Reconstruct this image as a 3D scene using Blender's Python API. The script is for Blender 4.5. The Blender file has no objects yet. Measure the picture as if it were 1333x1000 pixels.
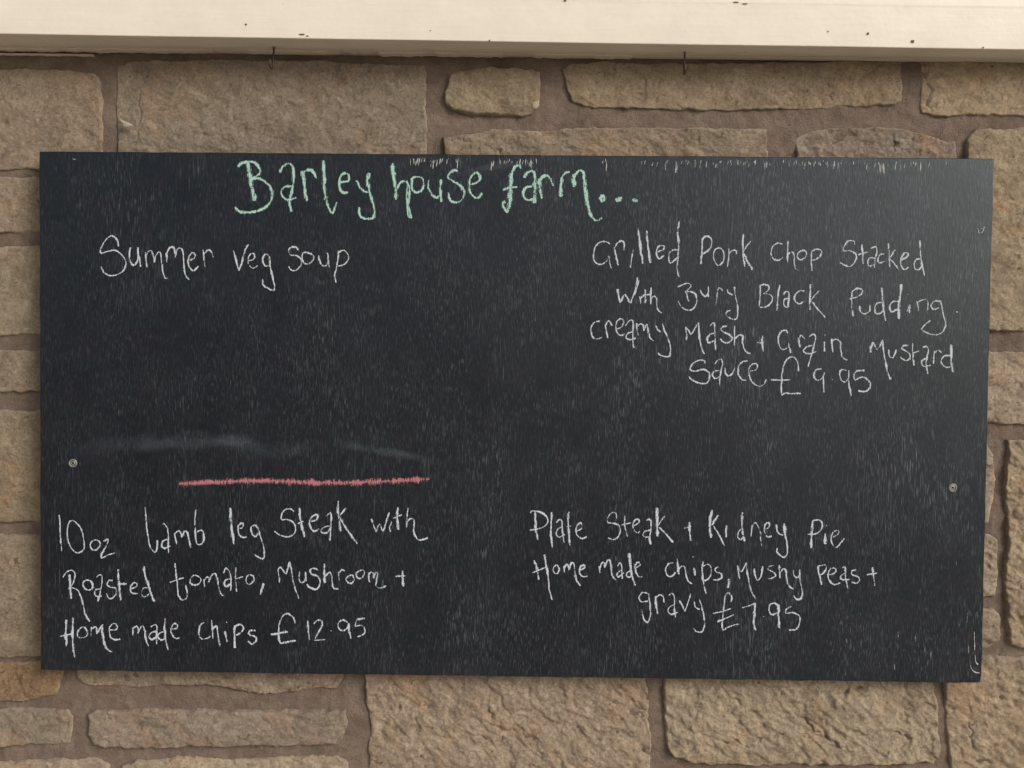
import bpy, bmesh, math, random
import numpy as np
from mathutils import Vector

S = bpy.context.scene
COL = S.collection
random.seed(7)

# ------------------------------------------------------------------ camera
CAM = (0.01307826, -1.20245302, 1.57285019)
YAW, PITCH, ROLL = -0.01058968, -0.02526142, 0.01017953
FPX, CX, CY = 1180.0, 666.5, 500.0                     # focal length in photo pixels
_cy, _sy, _cp, _sp = math.cos(YAW), math.sin(YAW), math.cos(PITCH), math.sin(PITCH)
_f = Vector((_sy * _cp, _cy * _cp, _sp))
_r = Vector((_cy, -_sy, 0))
_u = _r.cross(_f)
R2 = math.cos(ROLL) * _r + math.sin(ROLL) * _u
U2 = -math.sin(ROLL) * _r + math.cos(ROLL) * _u
cd = bpy.data.cameras.new('camera')
cam = bpy.data.objects.new('camera', cd)
COL.objects.link(cam)
from mathutils import Matrix
cam.matrix_world = Matrix(((R2.x, U2.x, -_f.x, CAM[0]), (R2.y, U2.y, -_f.y, CAM[1]),
                           (R2.z, U2.z, -_f.z, CAM[2]), (0, 0, 0, 1)))
cd.sensor_width = 36
cd.lens = 36 * FPX / 1333.0
cd.clip_start, cd.clip_end = 0.05, 500
S.camera = cam

# ------------------------------------------------------------------ light
SUN_AZ, SUN_EL = 132.0, 26.0            # degrees, azimuth clockwise from +Y (the wall faces -Y)
w = bpy.data.worlds.new('World')
S.world = w
w.use_nodes = True
nt = w.node_tree
sky = nt.nodes.new('ShaderNodeTexSky')
sky.sky_type = 'NISHITA'
sky.sun_disc = False
sky.sun_elevation = math.radians(SUN_EL)
sky.sun_rotation = math.radians(SUN_AZ)
sky.dust_density = 4.0
sky.air_density = 1.0
hs = nt.nodes.new('ShaderNodeHueSaturation')         # thin grey overcast: most of the blue is gone
hs.inputs['Saturation'].default_value = 0.35
nt.links.new(sky.outputs[0], hs.inputs['Color'])
nt.links.new(hs.outputs[0], nt.nodes['Background'].inputs[0])
nt.nodes['Background'].inputs[1].default_value = 0.115
sd_ = bpy.data.lights.new('sun', 'SUN')
sd_.energy = 1.5
sd_.angle = math.radians(20)
sd_.color = (1.0, 0.93, 0.84)
sun = bpy.data.objects.new('sun', sd_)
COL.objects.link(sun)
_a, _e = math.radians(SUN_AZ), math.radians(SUN_EL)
_d = Vector((math.sin(_a) * math.cos(_e), math.cos(_a) * math.cos(_e), math.sin(_e)))
sun.rotation_euler = _d.to_track_quat('Z', 'Y').to_euler()
sun.location = (2, -3, 4)
S.view_settings.view_transform = 'Standard'
S.view_settings.look = 'None'
S.view_settings.exposure = 0.1
S.view_settings.gamma = 1.0

# ------------------------------------------------------------------ helpers
def at(px, py, Y):
    """the place on the plane y = Y that photo pixel (px, py) shows"""
    d = _f * FPX + R2 * (px - CX) - U2 * (py - CY)
    t = (Y - CAM[1]) / d.y
    return CAM[0] + d.x * t, CAM[2] + d.z * t

def ats(px, py, Y):
    px = np.asarray(px, float); py = np.asarray(py, float)
    dx = _f.x * FPX + R2.x * (px - CX) - U2.x * (py - CY)
    dy = _f.y * FPX + R2.y * (px - CX) - U2.y * (py - CY)
    dz = _f.z * FPX + R2.z * (px - CX) - U2.z * (py - CY)
    t = (Y - CAM[1]) / dy
    return CAM[0] + dx * t, CAM[2] + dz * t

def link(name, me, mat, parent=None, loc=(0, 0, 0)):
    o = bpy.data.objects.new(name, me)
    COL.objects.link(o)
    o.location = loc
    if parent: o.parent = parent
    if mat: me.materials.append(mat)
    return o

def empty(name, label, cat, loc=(0, 0, 0), group=None):
    o = bpy.data.objects.new(name, None)
    COL.objects.link(o)
    o.location = loc
    o.empty_display_size = 0.05
    o['label'] = label; o['category'] = cat
    if group: o['group'] = group
    return o

def mesh_np(name, V, F, smooth=True):
    me = bpy.data.meshes.new(name)
    V = np.asarray(V, np.float32); F = np.asarray(F, np.int32)
    me.vertices.add(len(V)); me.vertices.foreach_set('co', V.ravel())
    k = F.shape[1]
    me.loops.add(F.size); me.loops.foreach_set('vertex_index', F.ravel())
    me.polygons.add(len(F))
    me.polygons.foreach_set('loop_start', np.arange(len(F), dtype=np.int32) * k)
    me.polygons.foreach_set('loop_total', np.full(len(F), k, np.int32))
    me.update(calc_edges=True)
    me.polygons.foreach_set('use_smooth', np.full(len(F), smooth, bool))
    me.validate()
    return me

_G = np.random.RandomState(11)
_P = _G.permutation(512)
_A = _G.rand(512) * 2 * np.pi
def gn(x, y, seed=0):
    """2-D gradient noise, about -0.7..0.7"""
    xi = np.floor(x).astype(np.int64); yi = np.floor(y).astype(np.int64)
    fx = x - xi; fy = y - yi
    u = fx * fx * fx * (fx * (fx * 6 - 15) + 10); v = fy * fy * fy * (fy * (fy * 6 - 15) + 10)
    def g(a, b, dx, dy):
        h = _A[_P[(_P[(a + seed * 37) & 511] + b + seed * 101) & 511]]
        return np.cos(h) * dx + np.sin(h) * dy
    a = g(xi, yi, fx, fy); b = g(xi + 1, yi, fx - 1, fy)
    c = g(xi, yi + 1, fx, fy - 1); d = g(xi + 1, yi + 1, fx - 1, fy - 1)
    return (a + u * (b - a)) + v * ((c + u * (d - c)) - (a + u * (b - a)))

def fbm(x, y, seed, n=4):
    s = 0; a = 1.0
    for i in range(n):
        s = s + a * gn(x * 2 ** i, y * 2 ** i, seed + i); a *= 0.5
    return s

def sdist(X, Z, poly):
    """signed distance to a polygon, positive inside"""
    P = np.asarray(poly, float); Q = np.roll(P, -1, 0)
    best = np.full(X.shape, 1e9); ins = np.zeros(X.shape, bool)
    for (ax, az), (bx, bz) in zip(P, Q):
        ex, ez = bx - ax, bz - az
        t = np.clip(((X - ax) * ex + (Z - az) * ez) / (ex * ex + ez * ez + 1e-12), 0, 1)
        best = np.minimum(best, np.hypot(X - ax - t * ex, Z - az - t * ez))
        c = (az > Z) != (bz > Z)
        with np.errstate(divide='ignore', invalid='ignore'):
            xs = ax + (Z - az) * ex / (ez if abs(ez) > 1e-12 else 1e-12)
        ins ^= c & (X < xs)
    return np.where(ins, best, -best)

def grid_mesh(name, X, Z, Y, keep=None, org=(0, 0, 0)):
    nz, nx = X.shape
    idx = np.arange(nx * nz).reshape(nz, nx)
    F = np.stack([idx[:-1, :-1], idx[:-1, 1:], idx[1:, 1:], idx[1:, :-1]], -1).reshape(-1, 4)
    V = np.stack([X - org[0], Y - org[1], Z - org[2]], -1).reshape(-1, 3)
    if keep is not None:
        F = F[keep.ravel()[F].any(1)]
        used = np.unique(F); m = np.full(nx * nz, -1); m[used] = np.arange(len(used))
        V = V[used]; F = m[F]
    return mesh_np(name, V, F)

# ------------------------------------------------------------------ materials
class M:
    def __init__(s, name):
        s.m = bpy.data.materials.new(name); s.m.use_nodes = True
        s.t = s.m.node_tree; s.b = s.t.nodes['Principled BSDF']
        s.out = s.t.nodes['Material Output']
        s.tc = s.t.nodes.new('ShaderNodeTexCoord')
    def n(s, kind, **kw):
        nd = s.t.nodes.new('ShaderNode' + kind)
        for k, v in kw.items(): setattr(nd, k, v)
        return nd
    def l(s, a, b): s.t.links.new(a, b)
    def mapped(s, scale, rot=(0, 0, 0), src='Object', loc=(0, 0, 0)):
        mp = s.n('Mapping'); mp.inputs['Scale'].default_value = scale
        mp.inputs['Rotation'].default_value = rot; mp.inputs['Location'].default_value = loc
        s.l(s.tc.outputs[src], mp.inputs[0]); return mp.outputs[0]
    def noise(s, vec, scale, detail=4, rough=0.6, dist=0.0):
        nd = s.n('TexNoise'); s.l(vec, nd.inputs['Vector'])
        nd.inputs['Scale'].default_value = scale; nd.inputs['Detail'].default_value = detail
        nd.inputs['Roughness'].default_value = rough; nd.inputs['Distortion'].default_value = dist
        return nd.outputs['Fac']
    def ramp(s, fac, stops):
        r = s.n('ValToRGB'); e = r.color_ramp.elements
        while len(e) < len(stops): e.new(0.5)
        for el, (p, c) in zip(e, stops):
            el.position = p
            el.color = (c, c, c, 1) if isinstance(c, (int, float)) else (*c, 1)
        s.l(fac, r.inputs[0]); return r.outputs['Color']
    def mix(s, fac, a, b, mode='MIX'):
        x = s.n('Mix', data_type='RGBA', blend_type=mode)
        for sock, v in ((x.inputs[0], fac), (x.inputs[6], a), (x.inputs[7], b)):
            if isinstance(v, (int, float)): sock.default_value = v
            elif isinstance(v, tuple): sock.default_value = (*v, 1)
            else: s.l(v, sock)
        return x.outputs[2]
    def math(s, op, a, b=0.0, clamp=False):
        x = s.n('Math', operation=op, use_clamp=clamp)
        for sock, v in zip(x.inputs, (a, b)):
            if isinstance(v, (int, float)): sock.default_value = v
            else: s.l(v, sock)
        return x.outputs[0]
    def bump(s, h, dist, strength=1.0, prev=None):
        b = s.n('Bump'); b.inputs['Distance'].default_value = dist; b.inputs['Strength'].default_value = strength
        s.l(h, b.inputs['Height'])
        if prev: s.l(prev, b.inputs['Normal'])
        return b.outputs[0]
    def base(s, c, rough=0.8, spec=0.5, normal=None):
        if isinstance(c, tuple): s.b.inputs['Base Color'].default_value = (*c, 1)
        else: s.l(c, s.b.inputs['Base Color'])
        if isinstance(rough, (int, float)): s.b.inputs['Roughness'].default_value = rough
        else: s.l(rough, s.b.inputs['Roughness'])
        s.b.inputs['Specular IOR Level'].default_value = spec
        if normal: s.l(normal, s.b.inputs['Normal'])
        return s.m

def mat_stone():
    m = M('sandstone')
    geo = m.n('NewGeometry')
    pos = geo.outputs['Position']
    oi = m.n('ObjectInfo')
    at_ = m.n('Attribute'); at_.attribute_name = 'rim'
    mid = m.ramp(m.noise(pos, 42, 7, 0.75, 0.8), [(0.33, (0.70, 0.68, 0.665)), (0.67, (1.22, 1.22, 1.22))])
    fine = m.ramp(m.noise(pos, 300, 6, 0.85), [(0.30, 0.60), (0.70, 1.36)])
    big = m.ramp(m.noise(pos, 13, 4), [(0.35, 0.0), (0.65, 1.0)])
    iron = m.ramp(m.noise(pos, 10, 5, 0.65, 1.0), [(0.52, 0.0), (0.70, 1.0)])
    grey = m.ramp(m.noise(m.mapped((1, 1, 1), src='Object', loc=(2, 5, 1)), 26, 5, 0.75, 0.8), [(0.53, 0.0), (0.68, 1.0)])
    c = m.mix(1.0, oi.outputs['Color'], mid, 'MULTIPLY')
    c = m.mix(m.math('MULTIPLY', big, 0.5), c, m.mix(1.0, c, (0.86, 0.83, 0.86), 'MULTIPLY'))
    c = m.mix(m.math('MULTIPLY', iron, 0.45), c, m.mix(1.0, c, (1.16, 0.84, 0.60), 'MULTIPLY'))
    c = m.mix(m.math('MULTIPLY', grey, 0.5), c, m.mix(1.0, c, (0.66, 0.665, 0.70), 'MULTIPLY'))
    c = m.mix(1.0, c, fine, 'MULTIPLY')
    fl = m.ramp(m.noise(pos, 130, 3, 0.5, 1.0), [(0.62, 0.0), (0.70, 1.0)])
    fm = m.ramp(m.noise(pos, 17, 3), [(0.42, 0.15), (0.6, 1.0)])
    c = m.mix(m.math('MULTIPLY', m.math('MULTIPLY', fl, fm), 0.75), c, (0.10, 0.068, 0.045))
    pl = m.ramp(m.noise(m.mapped((1, 1, 1), src='Object', loc=(9, 2, 4)), 190, 3, 0.6, 0.4), [(0.66, 0.0), (0.74, 1.0)])
    c = m.mix(m.math('MULTIPLY', pl, 0.35), c, (0.56, 0.46, 0.35))
    c = m.mix(m.math('MULTIPLY', at_.outputs['Fac'], 0.5), c, (0.50, 0.41, 0.31))
    h = m.noise(pos, 230, 8, 0.8)
    am = m.n('Mapping', vector_type='TEXTURE'); m.l(m.tc.outputs['Object'], am.inputs[0])
    am.inputs['Rotation'].default_value = (0, 0.85, 0); am.inputs['Scale'].default_value = (1 / 140, 1 / 200, 1 / 250)
    ani = m.noise(am.outputs[0], 1, 5, 0.72, 0.5)       # slanting tool and bedding marks
    c = m.mix(oi.outputs['Alpha'], c, m.mix(1.0, c, m.ramp(ani, [(0.32, 0.80), (0.68, 1.18)]), 'MULTIPLY'), 'MIX')
    h2 = m.noise(pos, 900, 4, 0.75)
    nrm = m.bump(h2, 0.0016, 0.8, m.bump(h, 0.0045, 0.8, m.bump(m.math('MULTIPLY', ani, oi.outputs['Alpha']), 0.0045, 0.8)))
    return m.base(c, 0.94, 0.15, nrm)

def mat_mortar():
    m = M('lime_mortar'); geo = m.n('NewGeometry'); pos = geo.outputs['Position']
    c = m.ramp(m.noise(pos, 30, 6, 0.7, 0.3), [(0.3, (0.145, 0.106, 0.080)), (0.7, (0.26, 0.198, 0.158))])
    f = m.ramp(m.noise(pos, 700, 4, 0.75), [(0.3, 0.72), (0.72, 1.28)])
    c = m.mix(1.0, c, f, 'MULTIPLY')
    nrm = m.bump(m.noise(pos, 600, 4, 0.7), 0.0022, 0.9, m.bump(m.noise(pos, 110, 5, 0.7), 0.005, 0.7))
    return m.base(c, 0.95, 0.15, nrm)

def mat_cream():
    m = M('cream_gloss_paint'); v = m.mapped((1, 1, 1))
    st = m.mapped((3, 60, 60))
    g = m.ramp(m.noise(st, 3, 5, 0.6), [(0.3, (0.745, 0.675, 0.575)), (0.7, (0.77, 0.70, 0.60))])
    d = m.ramp(m.noise(v, 18, 5, 0.7), [(0.35, 0.95), (0.65, 1.03)])
    c = m.mix(1.0, g, d, 'MULTIPLY')
    sp = m.n('TexVoronoi'); m.l(v, sp.inputs['Vector']); sp.inputs['Scale'].default_value = 22
    dot = m.ramp(sp.outputs['Distance'], [(0.018, 1.0), (0.03, 0.0)])
    c = m.mix(m.math('MULTIPLY', dot, 0.6), c, (0.2, 0.14, 0.09))
    nrm = m.bump(m.noise(st, 4, 5, 0.6), 0.0006, 0.25, m.bump(m.noise(v, 90, 3, 0.5), 0.0008, 0.4))
    return m.base(c, 0.42, 0.4, nrm)

def mat_simple(name, col, rough=0.6, spec=0.5, metal=0.0, bump=0.0):
    m = M(name); v = m.mapped((1, 1, 1))
    f = m.ramp(m.noise(v, 900, 3, 0.7), [(0.3, tuple(x * 0.75 for x in col)), (0.7, tuple(min(1, x * 1.2) for x in col))])
    m.base(f, rough, spec, m.bump(m.noise(v, 900, 3), bump, 0.5) if bump else None)
    m.b.inputs['Metallic'].default_value = metal
    return m.m

def mat_board():
    m = M('blackboard_paint'); v = m.tc.outputs['Object']
    sep = m.n('SeparateXYZ'); m.l(v, sep.inputs[0])
    # slow drift of rubbed-in chalk dust
    dust = m.ramp(m.noise(m.mapped((1, 1, 0.6)), 4.5, 5, 0.65, 0.6), [(0.35, 0.0), (0.72, 1.0)])
    base = m.mix(dust, (0.0035, 0.0045, 0.0080), (0.0080, 0.0105, 0.0140))
    hue = m.noise(m.mapped((1, 1, 1), loc=(3, 1, 7)), 26, 2, 0.5)
    base = m.mix(m.ramp(hue, [(0.45, 0.0), (0.62, 0.5)]), base, (0.0110, 0.0080, 0.0150))
    # chalk left in the open grain of the plywood: short upright ticks of uneven length, in patches
    v1 = m.mapped((660, 660, 58), rot=(0, 0.03, 0))
    gr1 = m.noise(v1, 1, 2, 0.5, 0.25)
    gr2 = m.noise(m.mapped((900, 900, 100), rot=(0, -0.03, 0), loc=(5, 5, 5)), 1, 2, 0.5, 0.3)
    gr3 = m.noise(m.mapped((520, 520, 26), rot=(0, 0.02, 0), loc=(1, 8, 3)), 1, 2, 0.5, 0.3)
    a1 = m.ramp(m.noise(m.mapped((11, 11, 6)), 1, 5, 0.65), [(0.44, 0.0), (0.70, 1.0)])
    a2 = m.ramp(m.noise(m.mapped((17, 17, 9), loc=(4, 4, 4)), 1, 5, 0.65), [(0.36, 0.15), (0.64, 1.0)])
    a3 = m.ramp(m.noise(m.mapped((8, 8, 5), loc=(7, 4, 9)), 1, 4, 0.65), [(0.46, 0.0), (0.66, 1.0)])
    t1 = m.math('MULTIPLY', m.ramp(gr1, [(0.55, 0.0), (0.72, 1.0)]), a1)
    t2 = m.math('MULTIPLY', m.ramp(gr2, [(0.53, 0.0), (0.76, 1.0)]), m.math('MULTIPLY', a2, 0.8))
    t3 = m.math('MULTIPLY', m.ramp(gr3, [(0.60, 0.0), (0.74, 1.0)]), m.math('MULTIPLY', a3, 0.7))
    tick = m.math('MAXIMUM', m.math('MAXIMUM', t1, t2), t3)
    wx = m.n('MapRange'); m.l(sep.outputs['X'], wx.inputs[0])      # ticks get stronger towards the right
    for k, q in zip((1, 2, 3, 4), (-0.6, 0.35, 0.6, 1.0)): wx.inputs[k].default_value = q
    tick = m.math('MULTIPLY', tick, wx.outputs[0])
    c = m.mix(m.math('MULTIPLY', tick, 0.95), base, (0.135, 0.15, 0.16))
    m.b.inputs['Specular Tint'].default_value = (0.86, 0.95, 1.0, 1)
    rough = m.math('ADD', 0.25, m.math('MULTIPLY', m.noise(m.mapped((1, 1, 0.6)), 14, 4, 0.6), 0.14))
    g = m.noise(m.mapped((330, 330, 60)), 1, 4, 0.65)
    nrm = m.bump(g, 0.0005, 0.35, m.bump(m.noise(m.mapped((900, 900, 900)), 1, 3), 0.0004, 0.4))
    return m.base(c, rough, 0.49, nrm)

def mat_chalk(name, col, cover=0.5, soft=1.0, maxa=1.0):
    """chalk caught on a rough board: grains with the board showing between them"""
    m = M(name)
    pos = m.mapped((1, 1, 1))
    uv = m.n('UVMap'); sp = m.n('SeparateXYZ'); m.l(uv.outputs[0], sp.inputs[0])
    e = m.math('SUBTRACT', 1.0, m.math('ABSOLUTE', m.math('SUBTRACT', m.math('MULTIPLY', sp.outputs['Y'], 2.0), 1.0)))
    gr = m.math('ADD', m.math('MULTIPLY', m.noise(m.mapped((1, 1, 0.22), rot=(0, .05, 0)), 640, 3, 0.65), 0.6), m.math('MULTIPLY', m.noise(pos, 900, 3, 0.7), 0.4))
    slow = m.noise(pos, 60, 2, 0.5)
    a = m.math('ADD', m.math('MULTIPLY', e, 1.4 * soft), m.math('MULTIPLY', m.math('SUBTRACT', gr, 0.5), 6.5))
    a = m.math('ADD', a, m.math('MULTIPLY', m.math('SUBTRACT', slow, 0.5), 1.9))
    a = m.math('ADD', a, cover - 0.80)
    a = m.math('MULTIPLY', m.math('MULTIPLY', a, 1.5, True), maxa)
    tr = m.n('BsdfTransparent'); mx = m.n('MixShader')
    c = m.ramp(m.noise(pos, 900, 3, 0.7), [(0.3, tuple(x * 0.8 for x in col)), (0.7, col)])
    m.base(c, 0.95, 0.1)
    m.l(a, mx.inputs[0]); m.l(tr.outputs[0], mx.inputs[1]); m.l(m.b.outputs[0], mx.inputs[2])
    m.l(mx.outputs[0], m.out.inputs['Surface'])
    return m.m

STONE, MORTAR, CREAM, BOARD = mat_stone(), mat_mortar(), mat_cream(), mat_board()
EDGE = mat_simple('board_edge_paint', (0.018, 0.018, 0.024), 0.7, 0.4, bump=0.0008)
CHALK = mat_chalk('white_chalk', (0.56, 0.595, 0.65), 0.48)
GREEN = mat_chalk('green_chalk', (0.40, 0.60, 0.53), 0.5)
PINK = mat_chalk('pink_chalk', (0.43, 0.175, 0.19), 0.36)
def mat_smear():
    m = M('wiped_chalk_dust'); uv = m.n('UVMap'); sp = m.n('SeparateXYZ'); m.l(uv.outputs[0], sp.inputs[0])
    e = m.math('MULTIPLY', m.math('MULTIPLY', sp.outputs['Y'], m.math('SUBTRACT', 1.0, sp.outputs['Y'])), 4.0)
    ends = m.math('MULTIPLY', m.math('MULTIPLY', sp.outputs['X'], m.math('SUBTRACT', 1.0, sp.outputs['X'])), 4.0, True)
    n1 = m.noise(m.mapped((1, 1, 0.3)), 260, 4, 0.7); n2 = m.noise(m.mapped((1, 1, 2.2)), 26, 4, 0.6)
    a = m.math('MULTIPLY', m.math('POWER', e, 1.6), m.math('MULTIPLY', ends, m.math('MULTIPLY', n1, m.ramp(n2, [(0.35, 0.15), (0.65, 1.0)]))))
    a = m.math('MULTIPLY', a, 0.18)
    tr = m.n('BsdfTransparent'); mx = m.n('MixShader'); m.base((0.36, 0.43, 0.50), 0.95, 0.1)
    m.l(a, mx.inputs[0]); m.l(tr.outputs[0], mx.inputs[1]); m.l(m.b.outputs[0], mx.inputs[2])
    m.l(mx.outputs[0], m.out.inputs['Surface']); return m.m
SMEAR = mat_smear()
NICK = mat_chalk('bare_scratch', (0.56, 0.56, 0.54), 0.45, 1.0, 0.9)
LEAF = mat_simple('dry_leaf', (0.37, 0.32, 0.26), 0.8, 0.2, bump=0.001)
STEEL = mat_simple('dull_steel', (0.30, 0.29, 0.28), 0.42, 0.5, 0.7)
RUST = mat_simple('rusty_iron', (0.07, 0.045, 0.03), 0.5, 0.5, 0.5)
DARK = mat_simple('slot_shade', (0.015, 0.014, 0.014), 0.8, 0.3)
PALE = mat_simple('pale_chip', (0.38, 0.33, 0.24), 0.8, 0.2, bump=0.001)
CAULK = mat_simple('paint_line', (0.66, 0.57, 0.47), 0.6, 0.3, bump=0.001)
# ------------------------------------------------------------------ unseen ground the wall stands on, toned near and far for its bounce
def mat_ground():
    m = M('bounce_paving'); v = m.mapped((1, 1, 1))
    c = m.ramp(m.noise(v, 3, 6, 0.7), [(0.3, (0.46, 0.40, 0.32)), (0.7, (0.56, 0.49, 0.40))])
    return m.base(c, 0.9, 0.2, m.bump(m.noise(v, 60, 4), 0.004, 0.6))
g = mesh_np('ground', [(-150, 150, -0.02), (-150, -150, -0.02), (150, -150, -0.02), (150, 150, -0.02)], [(0, 1, 2, 3)], False)
def mat_far_ground():
    m = M('dark_far_ground'); v = m.mapped((1, 1, 1))
    c = m.ramp(m.noise(v, 5, 6, 0.7), [(0.3, (0.20, 0.18, 0.15)), (0.7, (0.28, 0.25, 0.21))])
    return m.base(c, 0.9, 0.2, m.bump(m.noise(v, 90, 4), 0.004, 0.6))
go = link('ground', g, mat_far_ground()); go['kind'] = 'structure'  # invented dark surface out of view, keeps the lower board's reflection dark
g = mesh_np('bounce_strip', [(-6, .3, 0), (-6, -3.2, 0), (6, -3.2, 0), (6, .3, 0), (-6, -3.2, -.12), (6, -3.2, -.12)], [(0, 1, 2, 3), (1, 4, 5, 2)], False)
po = link('bounce_strip', g, mat_ground()); po['kind'] = 'structure'  # pale strip added out of view to bounce light up under the beam

# ------------------------------------------------------------------ the wall
wall = empty('stone_wall', 'weathered buff sandstone wall with brown mortar joints behind the chalkboard', 'wall', (0, 0, 0))
YP = -0.006                                    # plane the stone outlines are measured on
XR = 1.32
BUFF, WARM, GREYB, RUSTY, PALEB = (0.375, 0.303, 0.211), (0.455, 0.36, 0.252), (0.345, 0.283, 0.214), (0.35, 0.235, 0.145), (0.46, 0.376, 0.272)
def stone(poly_px, col=BUFF, H=0.0122, r=0.007, rough=1.0, step=0.0013, seed=None, wob=1.0, drop=0.0, feats=(), diag=0.25):
    if seed is None: seed = stone.k
    stone.k += 3
    P = [at(x, y, YP) for x, y in poly_px]
    xs = [p[0] for p in P]; zs = [p[1] for p in P]
    x0, x1, z0, z1 = min(xs) - .006, max(xs) + .006, min(zs) - .006, max(zs) + .006
    nx = int((x1 - x0) / step) + 2; nz = int((z1 - z0) / step) + 2
    X, Z = np.meshgrid(np.linspace(x0, x1, nx), np.linspace(z0, z1, nz))
    wx = wob * (0.0028 * gn(X / .03, Z / .03, seed) + 0.0017 * gn(X / .009, Z / .009, seed + 1) + 0.0008 * gn(X / .004, Z / .004, seed + 9))
    wz = wob * (0.0028 * gn(X / .03, Z / .03, seed + 2) + 0.0018 * gn(X / .009, Z / .009, seed + 3) + 0.0008 * gn(X / .004, Z / .004, seed + 8))
    sd = sdist(X + wx, Z + wz, P)
    rr = .5 * r * np.clip(1 + 1.6 * gn(X / .045, Z / .045, seed + 4) + 0.9 * gn(X / .014, Z / .014, seed + 5), 0.25, 3)
    t = np.clip(sd / rr, 0, 1)
    e = np.sqrt(np.clip(1 - (1 - t) ** 2, 0, 1))
    # pitched face: broad swells, tilted facets, ridges, pits
    kx = X + .012 * gn(X / .06, Z / .06, seed + 40); kz = Z + .012 * gn(X / .06, Z / .06, seed + 41)
    sx, sz = kx - kz * .7 * (diag + .2), kz + kx * .8 * (diag + .2)                # the tooling and bedding run aslant
    n = 0.0075 * gn(X / .11, Z / .09, seed + 6)
    q = gn(sx / .045 + .5 * gn(X / .02, Z / .02, seed), sz / .028, seed + 7)
    n = n + 0.0032 * (0.4 - np.abs(q) * 1.5) + (0.0007 + 0.0022 * diag) * np.clip(gn(sx / .035 + .6 * gn(X / .012, Z / .012, seed + 50), sz / .022, seed + 51) * 6, -.5, .5)
    n = n + (0.0020 + .0012 * diag) * gn(sx / (.018 + .012 * diag) + .6 * gn(X / .013, Z / .013, seed + 15), sz / (.015 - .003 * diag), seed + 10)
    n = n + 0.0015 * gn(sx / (.009 + .005 * diag), sz / (.0075 - .001 * diag), seed + 11) + 0.0010 * gn(X / .0055, Z / .005, seed + 12) + 0.0007 * gn(X / .003, Z / .003, seed + 13)
    pit = np.clip(gn(X / .007, Z / .008, seed + 14) - 0.34, 0, 1) * np.clip(.5 + 2 * gn(X / .05, Z / .05, seed + 16), 0, 1)
    n = n - 0.012 * pit
    for (ax, ay, bx, by, wd, dp) in feats:        # cracks and flaked ledges: end points in photo px
        A = at(ax, ay, YP); B = at(bx, by, YP)
        ux, uz = B[0] - A[0], B[1] - A[1]; L = math.hypot(ux, uz); ux /= L; uz /= L
        s_ = (X - A[0]) * ux + (Z - A[1]) * uz; d_ = (X - A[0]) * uz - (Z - A[1]) * ux
        d_ = d_ + 0.008 * gn(s_ / .015, s_ * 0 + .3, seed) + 0.003 * gn(s_ / .005, s_ * 0 + .6, seed + 1)
        k = np.clip(np.minimum(s_, L - s_) / .012, 0, 1) * np.exp(-(d_ / (wd * .8)) ** 2) * np.clip(.75 + 1.2 * gn(X / .01, Z / .01, seed + 21), 0, 1.2)
        n = n - dp * k
    y = 0.007 - (H + drop) * e - rough * n * np.clip(t * 1.3, 0, 1)
    y = np.where(sd < 0, 0.012, y)
    cx_, cz_ = (min(xs) + max(xs)) / 2, (min(zs) + max(zs)) / 2
    keep = sd > -0.0005
    me = grid_mesh('stone', X, Z, y, keep, (cx_, 0, cz_))
    rim = np.exp(-((sd - .001) / .0022) ** 2) * np.clip(.35 + 1.6 * gn(X / .02, Z / .02, seed + 30) + .8 * gn(X / .005, Z / .005, seed + 31), 0, 1)
    co = np.empty(len(me.vertices) * 3, np.float32); me.vertices.foreach_get('co', co); co = co.reshape(-1, 3)
    ii = np.clip(np.round((co[:, 0] + cx_ - X[0, 0]) / (X[0, 1] - X[0, 0])).astype(int), 0, nx - 1)
    jj = np.clip(np.round((co[:, 2] + cz_ - Z[0, 0]) / (Z[1, 0] - Z[0, 0])).astype(int), 0, nz - 1)
    me.attributes.new('rim', 'FLOAT', 'POINT').data.foreach_set('value', rim[jj, ii].astype(np.float32))
    o = link('stone', me, STONE, wall, (cx_, 0, cz_))
    j = random.uniform(0.94, 1.06)
    o.color = (col[0] * j, col[1] * j * random.uniform(.985, 1.015), col[2] * j * random.uniform(.97, 1.05), diag)
    return o
stone.k = 1

# visible stones, outlines in photo pixels on the wall plane
stone([(-70, 88), (60, 89), (122, 93), (131, 104), (133, 130), (132, 218), (60, 222), (-70, 222)], BUFF, rough=.45, r=.006)
stone([(152, 86), (166, 79), (230, 78), (290, 77), (420, 78), (554, 83), (556, 150), (555, 262), (150, 262)], GREYB, rough=.5, r=.004, H=.0118,
      feats=[(183, 85, 180, 190, .0018, .003), (330, 180, 372, 150, .003, .003)])
stone([(582, 96), (592, 90), (605, 90), (640, 86), (655, 89), (672, 86), (704, 92), (704, 140), (694, 150), (680, 153), (612, 152), (592, 146), (580, 138), (577, 120)], BUFF, rough=.55, r=.010, H=.0150)
stone([(731, 86), (748, 80), (1175, 78), (1176, 132), (1165, 138), (1000, 143), (900, 143), (820, 141), (760, 139), (745, 136), (738, 120)], BUFF, rough=.6, r=.005, H=.0118,
      feats=[(840, 95, 838, 132, .0014, .004), (857, 95, 855, 135, .0014, .003)])
stone([(1199, 78), (1420, 80), (1420, 150), (1300, 152), (1215, 152), (1198, 147)], WARM, rough=.55, r=.005, H=.0118, feats=[(1208, 80, 1212, 150, .0022, .004)])
stone([(577, 178), (600, 174), (640, 168), (700, 169), (760, 165), (1000, 165), (1001, 290), (577, 290)], BUFF, rough=.7, r=.005,
      feats=[(892, 170, 893, 205, .0015, .002)])
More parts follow.
